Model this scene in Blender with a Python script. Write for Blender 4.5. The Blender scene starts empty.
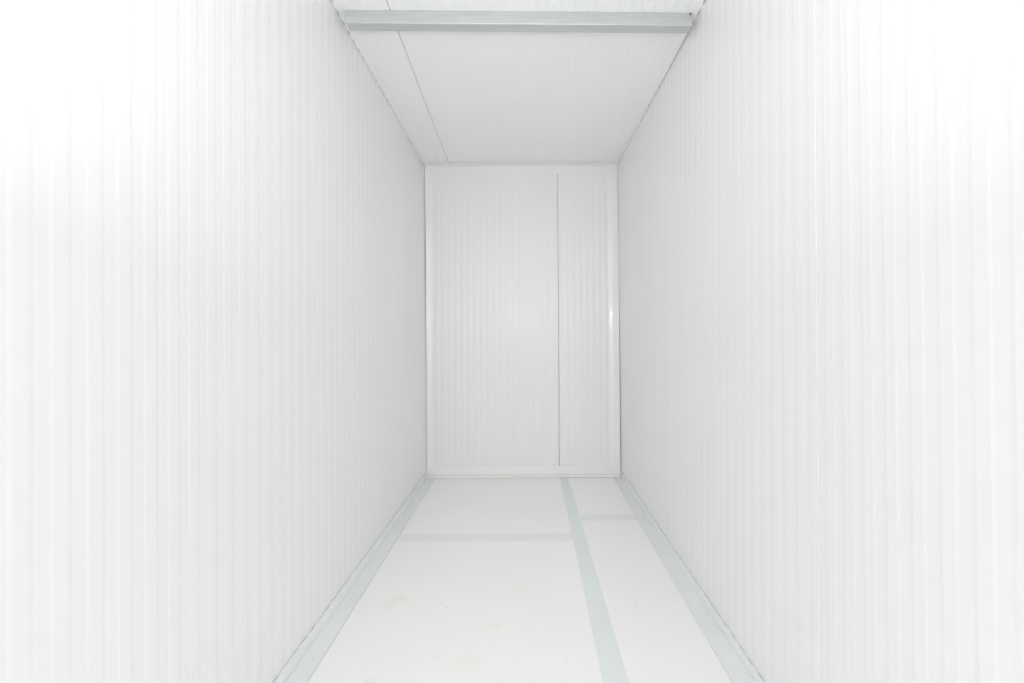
import bpy, bmesh, math
from mathutils import Vector, Euler

C = bpy.context.scene.collection
S = bpy.context.scene

# ------------------------------------------------------------------ camera
F = 371.0                       # focal length in pixels of the 1024-wide frame
CAM_Z = 1.106
PITCH, ROLL = 0.0074, 0.0055
cam_d = bpy.data.cameras.new('camera')
cam_d.sensor_width = 36.0
cam_d.lens = F / 1024 * 36.0
cam_d.shift_x = (512 - 527.5) / 1024
cam_d.shift_y = (330.6 - 341.5) / 1024
cam_d.clip_start = 0.01
cam = bpy.data.objects.new('camera', cam_d)
cam.location = (0, 0, CAM_Z)
cam.rotation_mode = 'XYZ'
cam.rotation_euler = (math.pi / 2 + PITCH, ROLL, 0)
C.objects.link(cam)
S.camera = cam

# ------------------------------------------------------------------ world and light
w = bpy.data.worlds.new('overcast_sky')
S.world = w
w.use_nodes = True
bg = w.node_tree.nodes['Background']
bg.inputs[0].default_value = (1.0, 1.0, 1.0, 1)
bg.inputs[1].default_value = 2.02

fl = bpy.data.lights.new('photo_flash', 'POINT')
fl.energy = 2.6
fl.color = (1.0, 0.995, 0.985)
fl.shadow_soft_size = 0.05
flo = bpy.data.objects.new('photo_flash', fl)
flo.location = (-0.115, -0.05, CAM_Z + 0.17)
C.objects.link(flo)
# the same flash head turned up to bounce off the ceiling
bf = bpy.data.lights.new('bounce_flash', 'AREA')
bf.shape = 'DISK'
bf.size = 0.15
bf.energy = 7.6
bfo = bpy.data.objects.new('bounce_flash', bf)
bfo.location = (-0.115, 0, CAM_Z + 0.29)
bfo.rotation_euler = (math.radians(169), 0, 0)
C.objects.link(bfo)

S.view_settings.view_transform = 'Standard'
S.view_settings.look = 'None'
S.view_settings.gamma = 1.0
S.view_settings.use_curve_mapping = False
S.view_settings.exposure = 0.08
S.cycles.max_bounces = 24
S.cycles.diffuse_bounces = 16
S.cycles.use_denoising = True

# ------------------------------------------------------------------ dimensions (metres)
Y0, YB = -0.6, 2.85             # open end behind the camera, inner face of the back wall
ZB = CAM_Z + 1.291              # ceiling height at the back wall
SL = 0.040                      # the ceiling falls gently to the back
PER = 0.0496                    # rib pitch of the lining


def zc(y): return ZB + SL * (YB - y)
def xl(z): return -0.775 - 0.0050 * z
def xr(z, y=2.85):
    # the right wall bows a few millimetres outwards at the top between back wall and door
    k = [(-1.0, 0.0), (0.5, 0.0), (1.5, 0.0155), (2.85, -0.0116), (3.0, -0.0116)]
    for (a, p), (b_, q) in zip(k, k[1:]):
        if a <= y <= b_:
            e = (y - a) / (b_ - a)
            return 0.713 + z / 2.4 * (p + (q - p) * e * e * (3 - 2 * e))
    return 0.713


# ------------------------------------------------------------------ materials
def mat(name, col, rough=0.4, spec=0.5, metal=0.0):
    m = bpy.data.materials.new(name)
    m.use_nodes = True
    b = m.node_tree.nodes['Principled BSDF']
    b.inputs['Base Color'].default_value = (*col, 1)
    b.inputs['Roughness'].default_value = rough
    b.inputs['Metallic'].default_value = metal
    b.inputs['Specular IOR Level'].default_value = spec
    return m


def nodes(m):
    nt = m.node_tree
    return nt, nt.nodes, nt.links, nt.nodes['Principled BSDF']


def noise_tint(m, c1, c2, scale=(1, 1, 1), ns=4.0, lo=0.35, hi=0.65, bump=0.0, rough_var=None):
    nt, N, L, b = nodes(m)
    tc = N.new('ShaderNodeTexCoord')
    mp = N.new('ShaderNodeMapping')
    mp.inputs['Scale'].default_value = scale
    no = N.new('ShaderNodeTexNoise')
    no.inputs['Scale'].default_value = ns
    no.inputs['Detail'].default_value = 5
    cr = N.new('ShaderNodeValToRGB')
    cr.color_ramp.elements[0].position = lo
    cr.color_ramp.elements[1].position = hi
    cr.color_ramp.elements[0].color = (*c1, 1)
    cr.color_ramp.elements[1].color = (*c2, 1)
    L.new(tc.outputs['Object'], mp.inputs['Vector'])
    L.new(mp.outputs[0], no.inputs['Vector'])
    L.new(no.outputs['Fac'], cr.inputs[0])
    L.new(cr.outputs[0], b.inputs['Base Color'])
    if bump:
        bp = N.new('ShaderNodeBump')
        bp.inputs['Strength'].default_value = bump
        bp.inputs['Distance'].default_value = 0.001
        L.new(no.outputs['Fac'], bp.inputs['Height'])
        L.new(bp.outputs[0], b.inputs['Normal'])
    return cr.outputs[0]


WHITE = (0.80, 0.80, 0.79)
m_panel = mat('white_coated_steel', WHITE, 0.21, 0.5)
noise_tint(m_panel, (0.826, 0.828, 0.826), (0.840, 0.840, 0.840), (1, 1, 0.25), 2.5)
m_ceil = mat('white_ceiling_steel', WHITE, 0.42, 0.4)
noise_tint(m_ceil, (0.876, 0.878, 0.876), (0.888, 0.888, 0.886), (1, 0.3, 1), 2.5)
m_trim = mat('white_folded_trim', (0.86, 0.86, 0.853), 0.10, 0.7)
m_angle = mat('pale_grey_floor_angle', (0.76,0.80,0.81), 0.4, 0.4)
noise_tint(m_angle, (0.815, 0.845, 0.850), (0.84, 0.86, 0.862), (1, 1, 1), 6)
m_tape = mat('pale_grey_joint_tape', (0.70, 0.75, 0.77), 0.45, 0.3)
noise_tint(m_tape, (0.79, 0.832, 0.845), (0.812, 0.848, 0.858), (1, 1, 1), 9)
m_tape_thin = mat('thin_white_grey_joint_tape', (0.74, 0.765, 0.775), 0.45, 0.3)
noise_tint(m_tape_thin, (0.845, 0.86, 0.862), (0.87, 0.88, 0.88), (1, 1, 1), 9)
m_dark = mat('dark_seal_slab', (0.10, 0.10, 0.10), 0.9, 0.1)
m_screw = mat('dark_screw', (0.12, 0.12, 0.12), 0.5, 0.4)
m_ground = mat('pale_yard_concrete', (0.55, 0.55, 0.54), 0.8, 0.2)
noise_tint(m_ground, (0.50, 0.50, 0.49), (0.58, 0.58, 0.57), (1, 1, 1), 3)

# galvanised steel with faint streaks along and across
m_galv = mat('galvanised_steel', (0.56, 0.60, 0.61), 0.40, 0.5, 0.6)
noise_tint(m_galv, (0.56, 0.59, 0.60), (0.65, 0.68, 0.685), (1.2, 26, 26), 5.0, 0.3, 0.7, 0.2)

# floor board: faint mottling, a few stains and specks
m_floor = mat('white_floor_board', (0.84, 0.838, 0.825), 0.40, 0.35)
nt, N, L, b = nodes(m_floor)
base = noise_tint(m_floor, (0.925, 0.923, 0.914), (0.940, 0.939, 0.933), (1, 1, 1), 1.8)
tc = N.new('ShaderNodeTexCoord')
cur = base
def spot(cur, x, y, r, col, soft=0.6, stretch=1.0):
    mp = N.new('ShaderNodeMapping'); mp.vector_type = 'TEXTURE'
    mp.inputs['Location'].default_value = (x, y, 0)
    mp.inputs['Scale'].default_value = (r * stretch, r, 1)
    L.new(tc.outputs['Object'], mp.inputs['Vector'])
    ln = N.new('ShaderNodeVectorMath'); ln.operation = 'LENGTH'
    L.new(mp.outputs[0], ln.inputs[0])
    mr = N.new('ShaderNodeMapRange')
    mr.inputs['From Min'].default_value = 1.0
    mr.inputs['From Max'].default_value = 1.0 - soft
    mr.interpolation_type = 'SMOOTHSTEP'
    L.new(ln.outputs['Value'], mr.inputs['Value'])
    mx = N.new('ShaderNodeMixRGB')
    L.new(mr.outputs[0], mx.inputs[0]); L.new(cur, mx.inputs[1])
    mx.inputs[2].default_value = (*col, 1)
    return mx.outputs[0]
def floor_xy(px, py):
    y = F * CAM_Z / (py - 333.3)
    return (px - 527.5 - ROLL * (py - 330)) / F * y, y
for px, py, r, st, col in [
    (400, 597, 0.030, 1.6, (0.905, 0.893, 0.858)), (390, 602, 0.035, 1.0, (0.908, 0.900, 0.875)),
    (447.3, 605.3, 0.0034, 1.0, (0.42, 0.38, 0.30)),
    (493, 625.5, 0.0030, 1.2, (0.66, 0.63, 0.54)), (499, 626, 0.0025, 1.0, (0.66, 0.63, 0.56)), (496, 630, 0.0022, 1, (0.7, 0.67, 0.6)),
    (497, 624, 0.012, 1.5, (0.895, 0.89, 0.865)),
    (566.8, 656.8, 0.0028, 1.0, (0.62, 0.61, 0.57)),
    (634.6, 571.5, 0.010, 1.0, (0.875, 0.868, 0.845)), (635.5, 605, 0.009, 1.3, (0.865, 0.86, 0.835)),
    (435, 655, 0.010, 1.2, (0.895, 0.892, 0.882)), (371, 678, 0.018, 1.5, (0.90, 0.897, 0.89)),
    (452, 538, 0.004, 1.0, (0.85, 0.83, 0.79)), (520, 588, 0.02, 2.0, (0.908, 0.90, 0.88)), (468, 660, 0.05, 1.6, (0.913, 0.907, 0.893)),
]:
    x, y = floor_xy(px, py)
    cur = spot(cur, x, y, r, col, 0.7, st)
L.new(cur, b.inputs['Base Color'])


# ------------------------------------------------------------------ mesh helpers
def link(name, bm, m, parent=None, smooth=False):
    bmesh.ops.recalc_face_normals(bm, faces=bm.faces)
    me = bpy.data.meshes.new(name)
    bm.to_mesh(me); bm.free()
    ms = m if isinstance(m, list) else [m]
    for k in ms: me.materials.append(k)
    if smooth:
        for p in me.polygons: p.use_smooth = True
    o = bpy.data.objects.new(name, me)
    C.objects.link(o)
    if parent: o.parent = parent
    return o


def structure(o):
    o['kind'] = 'structure'
    return o


def ribs(a, b, u0, depth, tw=0.006, seams=(), gap=0.0022, phase_sign=1):
    """Profile points (u, d) of the lining from a to b: d is how far the sheet is set back.
    The sheet steps back at u0 + n*PER and comes forward half a pitch later; seams are narrow deep joints."""
    ev = []
    n0 = int((a - u0) / PER) - 2
    n1 = int((b - u0) / PER) + 2
    for n in range(n0, n1 + 1):
        u = u0 + n * PER
        ev += [(u - tw / 2, 0.0), (u + tw / 2, depth), (u + PER / 2 - tw / 2, depth), (u + PER / 2 + tw / 2, 0.0)]
    def d_at(u):
        for (p, dp), (q, dq) in zip(ev, ev[1:]):
            if p <= u <= q:
                return dp + (dq - dp) * (u - p) / (q - p) if q > p else dp
        return 0.0
    pts = [(a, d_at(a))]
    for e in ev:
        if a < e[0] < b and all(abs(e[0] - s) > gap * 2.2 for s in seams): pts.append(e)
    for s in seams:
        d = d_at(s)
        pts += [(s - gap * 1.1, d), (s - gap * 0.5, d + 0.0015), (s - gap * 0.45, d + 0.02), (s + gap * 0.45, d + 0.02), (s + gap * 0.5, d + 0.0015), (s + gap * 1.1, d)]
    pts.append((b, d_at(b)))
    pts.sort(key=lambda p: p[0])
    return pts


def slab(name, pts, fn, back, m):
    """Closed slab: pts (u, d) on the room side, `back` thickness, fn(u, d, t) -> xyz with t in 0..1 along the ribs."""
    bm = bmesh.new()
    rows = []
    for t in (0.0, 1.0):
        f = [bm.verts.new(fn(u, d, t)) for u, d in pts]
        k = [bm.verts.new(fn(u, back, t)) for u, d in pts]
        rows.append((f, k))
    (f0, k0), (f1, k1) = rows
    n = len(pts)
    for i in range(n - 1):
        bm.faces.new((f0[i], f0[i + 1], f1[i + 1], f1[i]))
        bm.faces.new((k0[i], k1[i], k1[i + 1], k0[i + 1]))
        for f, k in rows:
            bm.faces.new((f[i], k[i], k[i + 1], f[i + 1]))
    for i in (0, n - 1):
        bm.faces.new((f0[i], f1[i], k1[i], k0[i]))
    return structure(link(name, bm, m))


def sweep(name, prof, path_fn, m, smooth=False, parent=None):
    """prof: closed list of 2-D points, path_fn(p, t) -> xyz at the two ends t = 0 and 1."""
    bm = bmesh.new()
    a = [bm.verts.new(path_fn(p, 0.0)) for p in prof]
    c = [bm.verts.new(path_fn(p, 1.0)) for p in prof]
    n = len(prof)
    for i in range(n):
        j = (i + 1) % n
        bm.faces.new((a[i], a[j], c[j], c[i]))
    bm.faces.new(a); bm.faces.new(c[::-1])
    return link(name, bm, m, parent, smooth)


def sweep_stations(name, prof, stations, fn, m, smooth=False):
    """Like sweep(), with fn(p, i, s) -> xyz evaluated at every station s; i is the index of the profile point."""
    bm = bmesh.new()
    rows = [[bm.verts.new(fn(p, i, st)) for i, p in enumerate(prof)] for st in stations]
    n = len(prof)
    for a, c in zip(rows, rows[1:]):
        for i in range(n):
            j = (i + 1) % n
            bm.faces.new((a[i], a[j], c[j], c[i]))
    bm.faces.new(rows[0]); bm.faces.new(rows[-1][::-1])
    return link(name, bm, m, smooth=smooth)


def pitch_stations(a, b, u0):
    out = [(a, 0.0)]
    n = int((a - u0) / PER) - 2
    while u0 + n * PER < b:
        u = u0 + n * PER
        for q, wv in ((0.0, 0.0), (0.004, 1.0), (PER / 2 - 0.004, 1.0), (PER / 2, 0.0)):
            if a < u + q < b: out.append((u + q, wv))
        n += 1
    out.append((b, 0.0))
    return out


# ------------------------------------------------------------------ shell
RD = 0.0005                     # rib depth
TOP = 2.66
TH = 0.06

# left wall (steps back at y = 0.583 + n pitches)
slab('wall_left', ribs(Y0, YB + 0.1, 0.5835, RD, seams=(0.383, 1.375, 2.367), gap=0.0013),
     lambda u, d, t: (xl(t * TOP) - d, u, -0.05 + t * (TOP + 0.05)), TH, m_panel)
# right wall
slab('wall_right', ribs(Y0, YB + 0.1, 0.5453, RD, seams=(-0.077, 0.9155, 1.907), gap=0.0014),
     lambda u, d, t: (xr(t * TOP, u) + d, u, -0.05 + t * (TOP + 0.05)), TH, m_panel)
# back wall, between the side walls, one joint right of the middle
SEAM_B = 0.2385
slab('wall_back', ribs(xl(1.2) + 0.001, xr(1.2) - 0.001, 0.0145, 0.0011, tw=0.009, seams=(SEAM_B,), gap=0.0045),
     lambda u, d, t: (u, YB + d, -0.05 + t * (TOP + 0.05)), TH, m_panel)

# ceiling, cut to fit between the walls; its sheared edges leave small slots at every rib of the lining
CL, CR = -0.7855, 0.7215
EDGE = 0.012
SEAM_C = -0.597
def ceil_fn(u, d, t):
    y = Y0 + t * (YB - 0.001 - Y0)
    tent = (u - CL) / (SEAM_C - CL) if u < SEAM_C else (CR - u) / (CR - SEAM_C)
    tent = max(0.0, min(1.0, tent))
    x = u + tent * 0.0225 * (YB - y)
    z = zc(y)
    x0, x1 = xl(z) + EDGE, xr(z, 2.85) - EDGE
    x = x0 + (x - CL) * (x1 - x0) / (CR - CL)
    return (x, y, z + d)
ceiling = slab('ceiling', ribs(CL, CR, SEAM_C + 0.010, 0.0010, tw=0.008, seams=(SEAM_C,), gap=0.0036), ceil_fn, 0.05, m_ceil)
bm = bmesh.new()
bm.from_mesh(ceiling.data)
for side, u0 in ((-1, 0.5835), (1, 0.5453)):
    prev = None
    for y, wv in pitch_stations(Y0, YB - 0.001, u0):
        z = zc(y)
        if side < 0:
            xi, xo = xl(ZB) + EDGE - 0.0005, xl(z) + 0.0004 + 0.0042 * wv
            xi = xl(zc(y)) + EDGE + 0.0005
        else:
            xi = xr(z, 2.85) - EDGE - 0.0005
            near = max(0.0, min(1.0, (2.25 - y) / 0.5))
            xo = xr(z, y) - 0.0004 - max(0.0045 * wv, 0.0042 * near if y > 1.63 else 0.0)
        row = [bm.verts.new(q) for q in ((xi, y, z + 0.0002), (xo, y, z + 0.0002), (xo, y, z + 0.05), (xi, y, z + 0.05))]
        if prev:
            for i in range(4):
                bm.faces.new((prev[i], prev[(i + 1) % 4], row[(i + 1) % 4], row[i]))
        else:
            bm.faces.new(row)
        prev = row
    bm.faces.new(prev)
bmesh.ops.recalc_face_normals(bm, faces=bm.faces)
bm.to_mesh(ceiling.data); bm.free()

# unseen slab over the box, added to keep daylight out of the joints
def box(name, x0, x1, y0, y1, z0, z1, m, parent=None, bev=0.0):
    bm = bmesh.new()
    bmesh.ops.create_cube(bm, size=1)
    for v in bm.verts:
        v.co = Vector(((x0 + x1) / 2 + v.co.x * (x1 - x0), (y0 + y1) / 2 + v.co.y * (y1 - y0), (z0 + z1) / 2 + v.co.z * (z1 - z0)))
    if bev:
        bmesh.ops.bevel(bm, geom=bm.edges[:], offset=bev, segments=2, affect='EDGES')
    return link(name, bm, m, parent)
structure(box('light_seal_roof', -0.86, 0.80, Y0, YB + 0.1, TOP, TOP + 0.05, m_dark))
# floor: one sheet with a hairline joint along each side angle
def leg_w(side, y):
    a, b_ = (0.080, 0.060) if side < 0 else (0.086, 0.062)
    return a + (b_ - a) * (y - Y0) / (YB - Y0)
bm = bmesh.new()
rows = []
for y in (Y0, YB):
    a = xl(0) + leg_w(-1, y)
    c = xr(0) - leg_w(1, y)
    gl, gr = 0.0015, 0.0006
    rows.append([bm.verts.new((x, y, z)) for x, z in (
        (xl(0), 0), (a + 0.0002, 0), (a + 0.0002, -0.008), (a + gl, -0.008), (a + gl, 0),
        (c - gr, 0), (c - gr, -0.008), (c - 0.0002, -0.008), (c - 0.0002, 0), (xr(0), 0), (xr(0), -0.05), (xl(0), -0.05))])
n = len(rows[0])
for i in range(n):
    bm.faces.new((rows[0][i], rows[0][(i + 1) % n], rows[1][(i + 1) % n], rows[1][i]))
bm.faces.new(rows[0]); bm.faces.new(rows[1][::-1])
structure(link('floor', bm, m_floor))
structure(box('ground', -6, 6, -8, 5, -0.16, -0.06, m_ground))

# ------------------------------------------------------------------ angles along the floor
T = 0.0018
def floor_angle(name, side):
    leg0, leg1 = (0.080, 0.060) if side < 0 else (0.086, 0.062)
    h = 0.056 if side < 0 else 0.046
    prof = [(0, h), (0.0040, h), (0.0046, h - 0.0012), (0.0052, h * 0.62), (0.0060, h * 0.42), (T, T + 0.0008), (T + 0.0004, T + 0.0002), (T + 0.008, T),
            (1.0 - 0.004, T), (1.0 - 0.003, T + 0.0012), (1.0, T + 0.0012), (1.0, 0.0002), (0, 0.0002), (0, h - 0.008)]
    def fn(p, i, st):
        y, wv = st
        leg = leg0 + (leg1 - leg0) * (y - Y0) / (YB - Y0)
        x, z = p
        if x > 0.5: x = leg + (x - 1.0)
        if i == 0 or i == len(prof) - 1: x += 0.0030 * wv   # the lip is notched wherever the lining steps back
        X = (xl(z) + 0.0003 + x) if side < 0 else (xr(z, y) - 0.0003 - x)
        return (X, y, z)
    return structure(sweep_stations(name, prof, pitch_stations(Y0, YB - 0.012, 0.5835 if side < 0 else 0.5453), fn, m_angle))
floor_angle('baseboard_left', -1)
floor_angle('baseboard_right', 1)

# back base angle: flat wall leg, then a small bead standing just clear of the floor
prof = [(0, 0.092), (0.0015, 0.0915), (0.0022, 0.0265), (0.0016, 0.0250), (0, 0.0250)]
structure(sweep('baseboard_back', prof, lambda p, t: (xl(0) + 0.007 + t * (xr(0) - xl(0) - 0.014), YB - 0.0002 - p[0], p[1]), m_trim))
prof = [(0, 0.0215), (0.005, 0.0212), (0.0062, 0.0195), (0.0066, 0.006), (0.0060, 0.0042), (0, 0.0040)]
structure(sweep('trim_4', prof, lambda p, t: (xl(0) + 0.020 + t * (xr(0) - xl(0) - 0.042), YB - 0.0002 - p[0], p[1]), m_trim))

# top back angle: ceiling leg (its free edge dips at every rib) and wall leg
g = 0.058
prof = [(0.0, -0.0008), (g - 0.012, -0.0008), (g, -0.0008), (g, -0.0022), (g - 0.012, -0.0022), (0.005, -0.0022), (0.0028, -0.0036), (0.0020, -0.006), (0.0016, -0.062), (0, -0.063)]
def top_fn(p, i, st):
    x, wv = st
    dip = 0.0032 * wv if i in (2, 3) else 0.0
    return (x, YB - 0.0002 - p[0], ZB + p[1] - dip + SL * p[0])
structure(sweep_stations('trim_1', prof, pitch_stations(xl(ZB) + 0.004, xr(ZB) - 0.004, SEAM_C + 0.010), top_fn, m_trim))

# vertical corner trims on the back wall: folded sheet with a softly sloping fold, a narrow gap to the side wall
def corner_trim(name, side, wd, gap, slope_w, a0, a1):
    n = 10
    pts, d, x = [(0.0, 0.0014)], 0.0014, 0.0
    for i in range(n):
        ang = math.radians(a0 + (a1 - a0) * (i + 0.5) / n)
        x += slope_w / n
        d += slope_w / n * math.tan(ang)
        pts.append((x, d))
    if side > 0:
        front = pts + [(slope_w + 0.003, d + 0.0003), (wd, d + 0.0003)]
    else:
        front = pts + [(wd, d + 0.0002)]
    prof = [(0, 0.0002)] + front + [(wd, 0.0002)]
    def fn(p, t):
        z = 0.0925 + t * (ZB - 0.064 - 0.0925)
        x = xr(z) - gap - wd + p[0] if side > 0 else xl(z) + gap + wd - p[0]
        return (x, YB - p[1], z)
    o = structure(sweep(name, prof, fn, m_trim))
    for p in o.data.polygons: p.use_smooth = abs(p.normal.z) < 0.5
    o.data.set_sharp_from_angle(angle=math.radians(20))
    return o

corner_trim('trim_2', -1, 0.052, 0.007, 0.046, 3.0, 14.5)
corner_trim('trim_3', 1, 0.078, 0.008, 0.032, 8.0, 18.0)

# ------------------------------------------------------------------ galvanised beam under the ceiling
root = bpy.data.objects.new('steel_beam', None)
C.objects.link(root)
yl, yr_ = 1.527, 1.549
xa, xb = -0.747, 0.699
root.location = (0, (yl + yr_) / 2, zc(1.55))
root['label'] = 'galvanised grey steel beam spanning the room under the white ceiling'
root['category'] = 'beam'
root['kind'] = 'thing'
# C-channel: tall front web, bottom flange, small returned lip at the rear
h, dp, th, r = 0.053, 0.040, 0.002, 0.003
prof = [(0, 0.0), (0, -h + r), (r * 0.3, -h + r * 0.3), (r, -h), (dp - 0.001, -h), (dp, -h + 0.001), (dp, 0.0),
        (dp - th, 0.0), (dp - th, -h + th + 0.001), (r, -h + th), (th, -h + r + th), (th, 0.0)]
def beam_fn(p, t):
    x = xa + (xb - xa) * t
    y = yl + (yr_ - yl) * t
    yy = y + p[0]
    return (x - root.location.x, yy - root.location.y, zc(yy) - 0.0006 + p[1] - root.location.z)
ch = sweep('channel', prof, beam_fn, m_galv, parent=root)
def screw(x, zoff):
    t = (x - xa) / (xb - xa)
    y = yl + (yr_ - yl) * t
    bm = bmesh.new()
    bmesh.ops.create_cone(bm, segments=14, radius1=0.0042, radius2=0.0030, depth=0.003, cap_ends=True)
    for v in bm.verts:
        v.co = Vector((v.co.x + x, (-v.co.z) * -1 * 1.0 + y - 0.0010, v.co.y + zc(y) + zoff)) - root.location
    o = link('screw', bm, m_screw, root)
screw(xb - 0.007, -0.0055)

# ------------------------------------------------------------------ tape over the floor joints
def tape(name, poly, z0, z1, m, label, group):
    bm = bmesh.new()
    a = [bm.verts.new((x, y, z0)) for x, y in poly]
    c = [bm.verts.new((x, y, z1)) for x, y in poly]
    n = len(poly)
    bm.faces.new(a[::-1]); bm.faces.new(c)
    for i in range(n):
        bm.faces.new((a[i], a[(i + 1) % n], c[(i + 1) % n], c[i]))
    o = link(name, bm, m)
    o['label'] = label; o['category'] = 'tape'; o['group'] = group
    return o
G = 'joint tapes on the white floor'
tape('joint_tape', [(0.2325, Y0), (0.3150, Y0), (0.3150, 1.17), (0.3110, 1.9), (0.3080, YB - 0.010), (0.241, YB - 0.010), (0.238, 1.9), (0.2325, 1.17)], 0.0002, 0.0011, m_tape,
     'long blue-grey tape running the length of the white floor to the back wall', G)
tape('joint_tape', [(xl(0) + 0.0705, 1.984), (0.2375, 1.986), (0.2375, 2.061), (xl(0) + 0.0665, 2.059)], 0.0002, 0.0007, m_tape_thin,
     'short grey tape across the wider floor boards, nearer of the two cross tapes', G)
tape('joint_tape', [(0.3115, 2.194), (xr(0) - 0.070, 2.198), (xr(0) - 0.068, 2.275), (0.3105, 2.272)], 0.0002, 0.0007, m_tape_thin,
     'faint grey tape across the narrow floor strip, closer to the back wall', G)
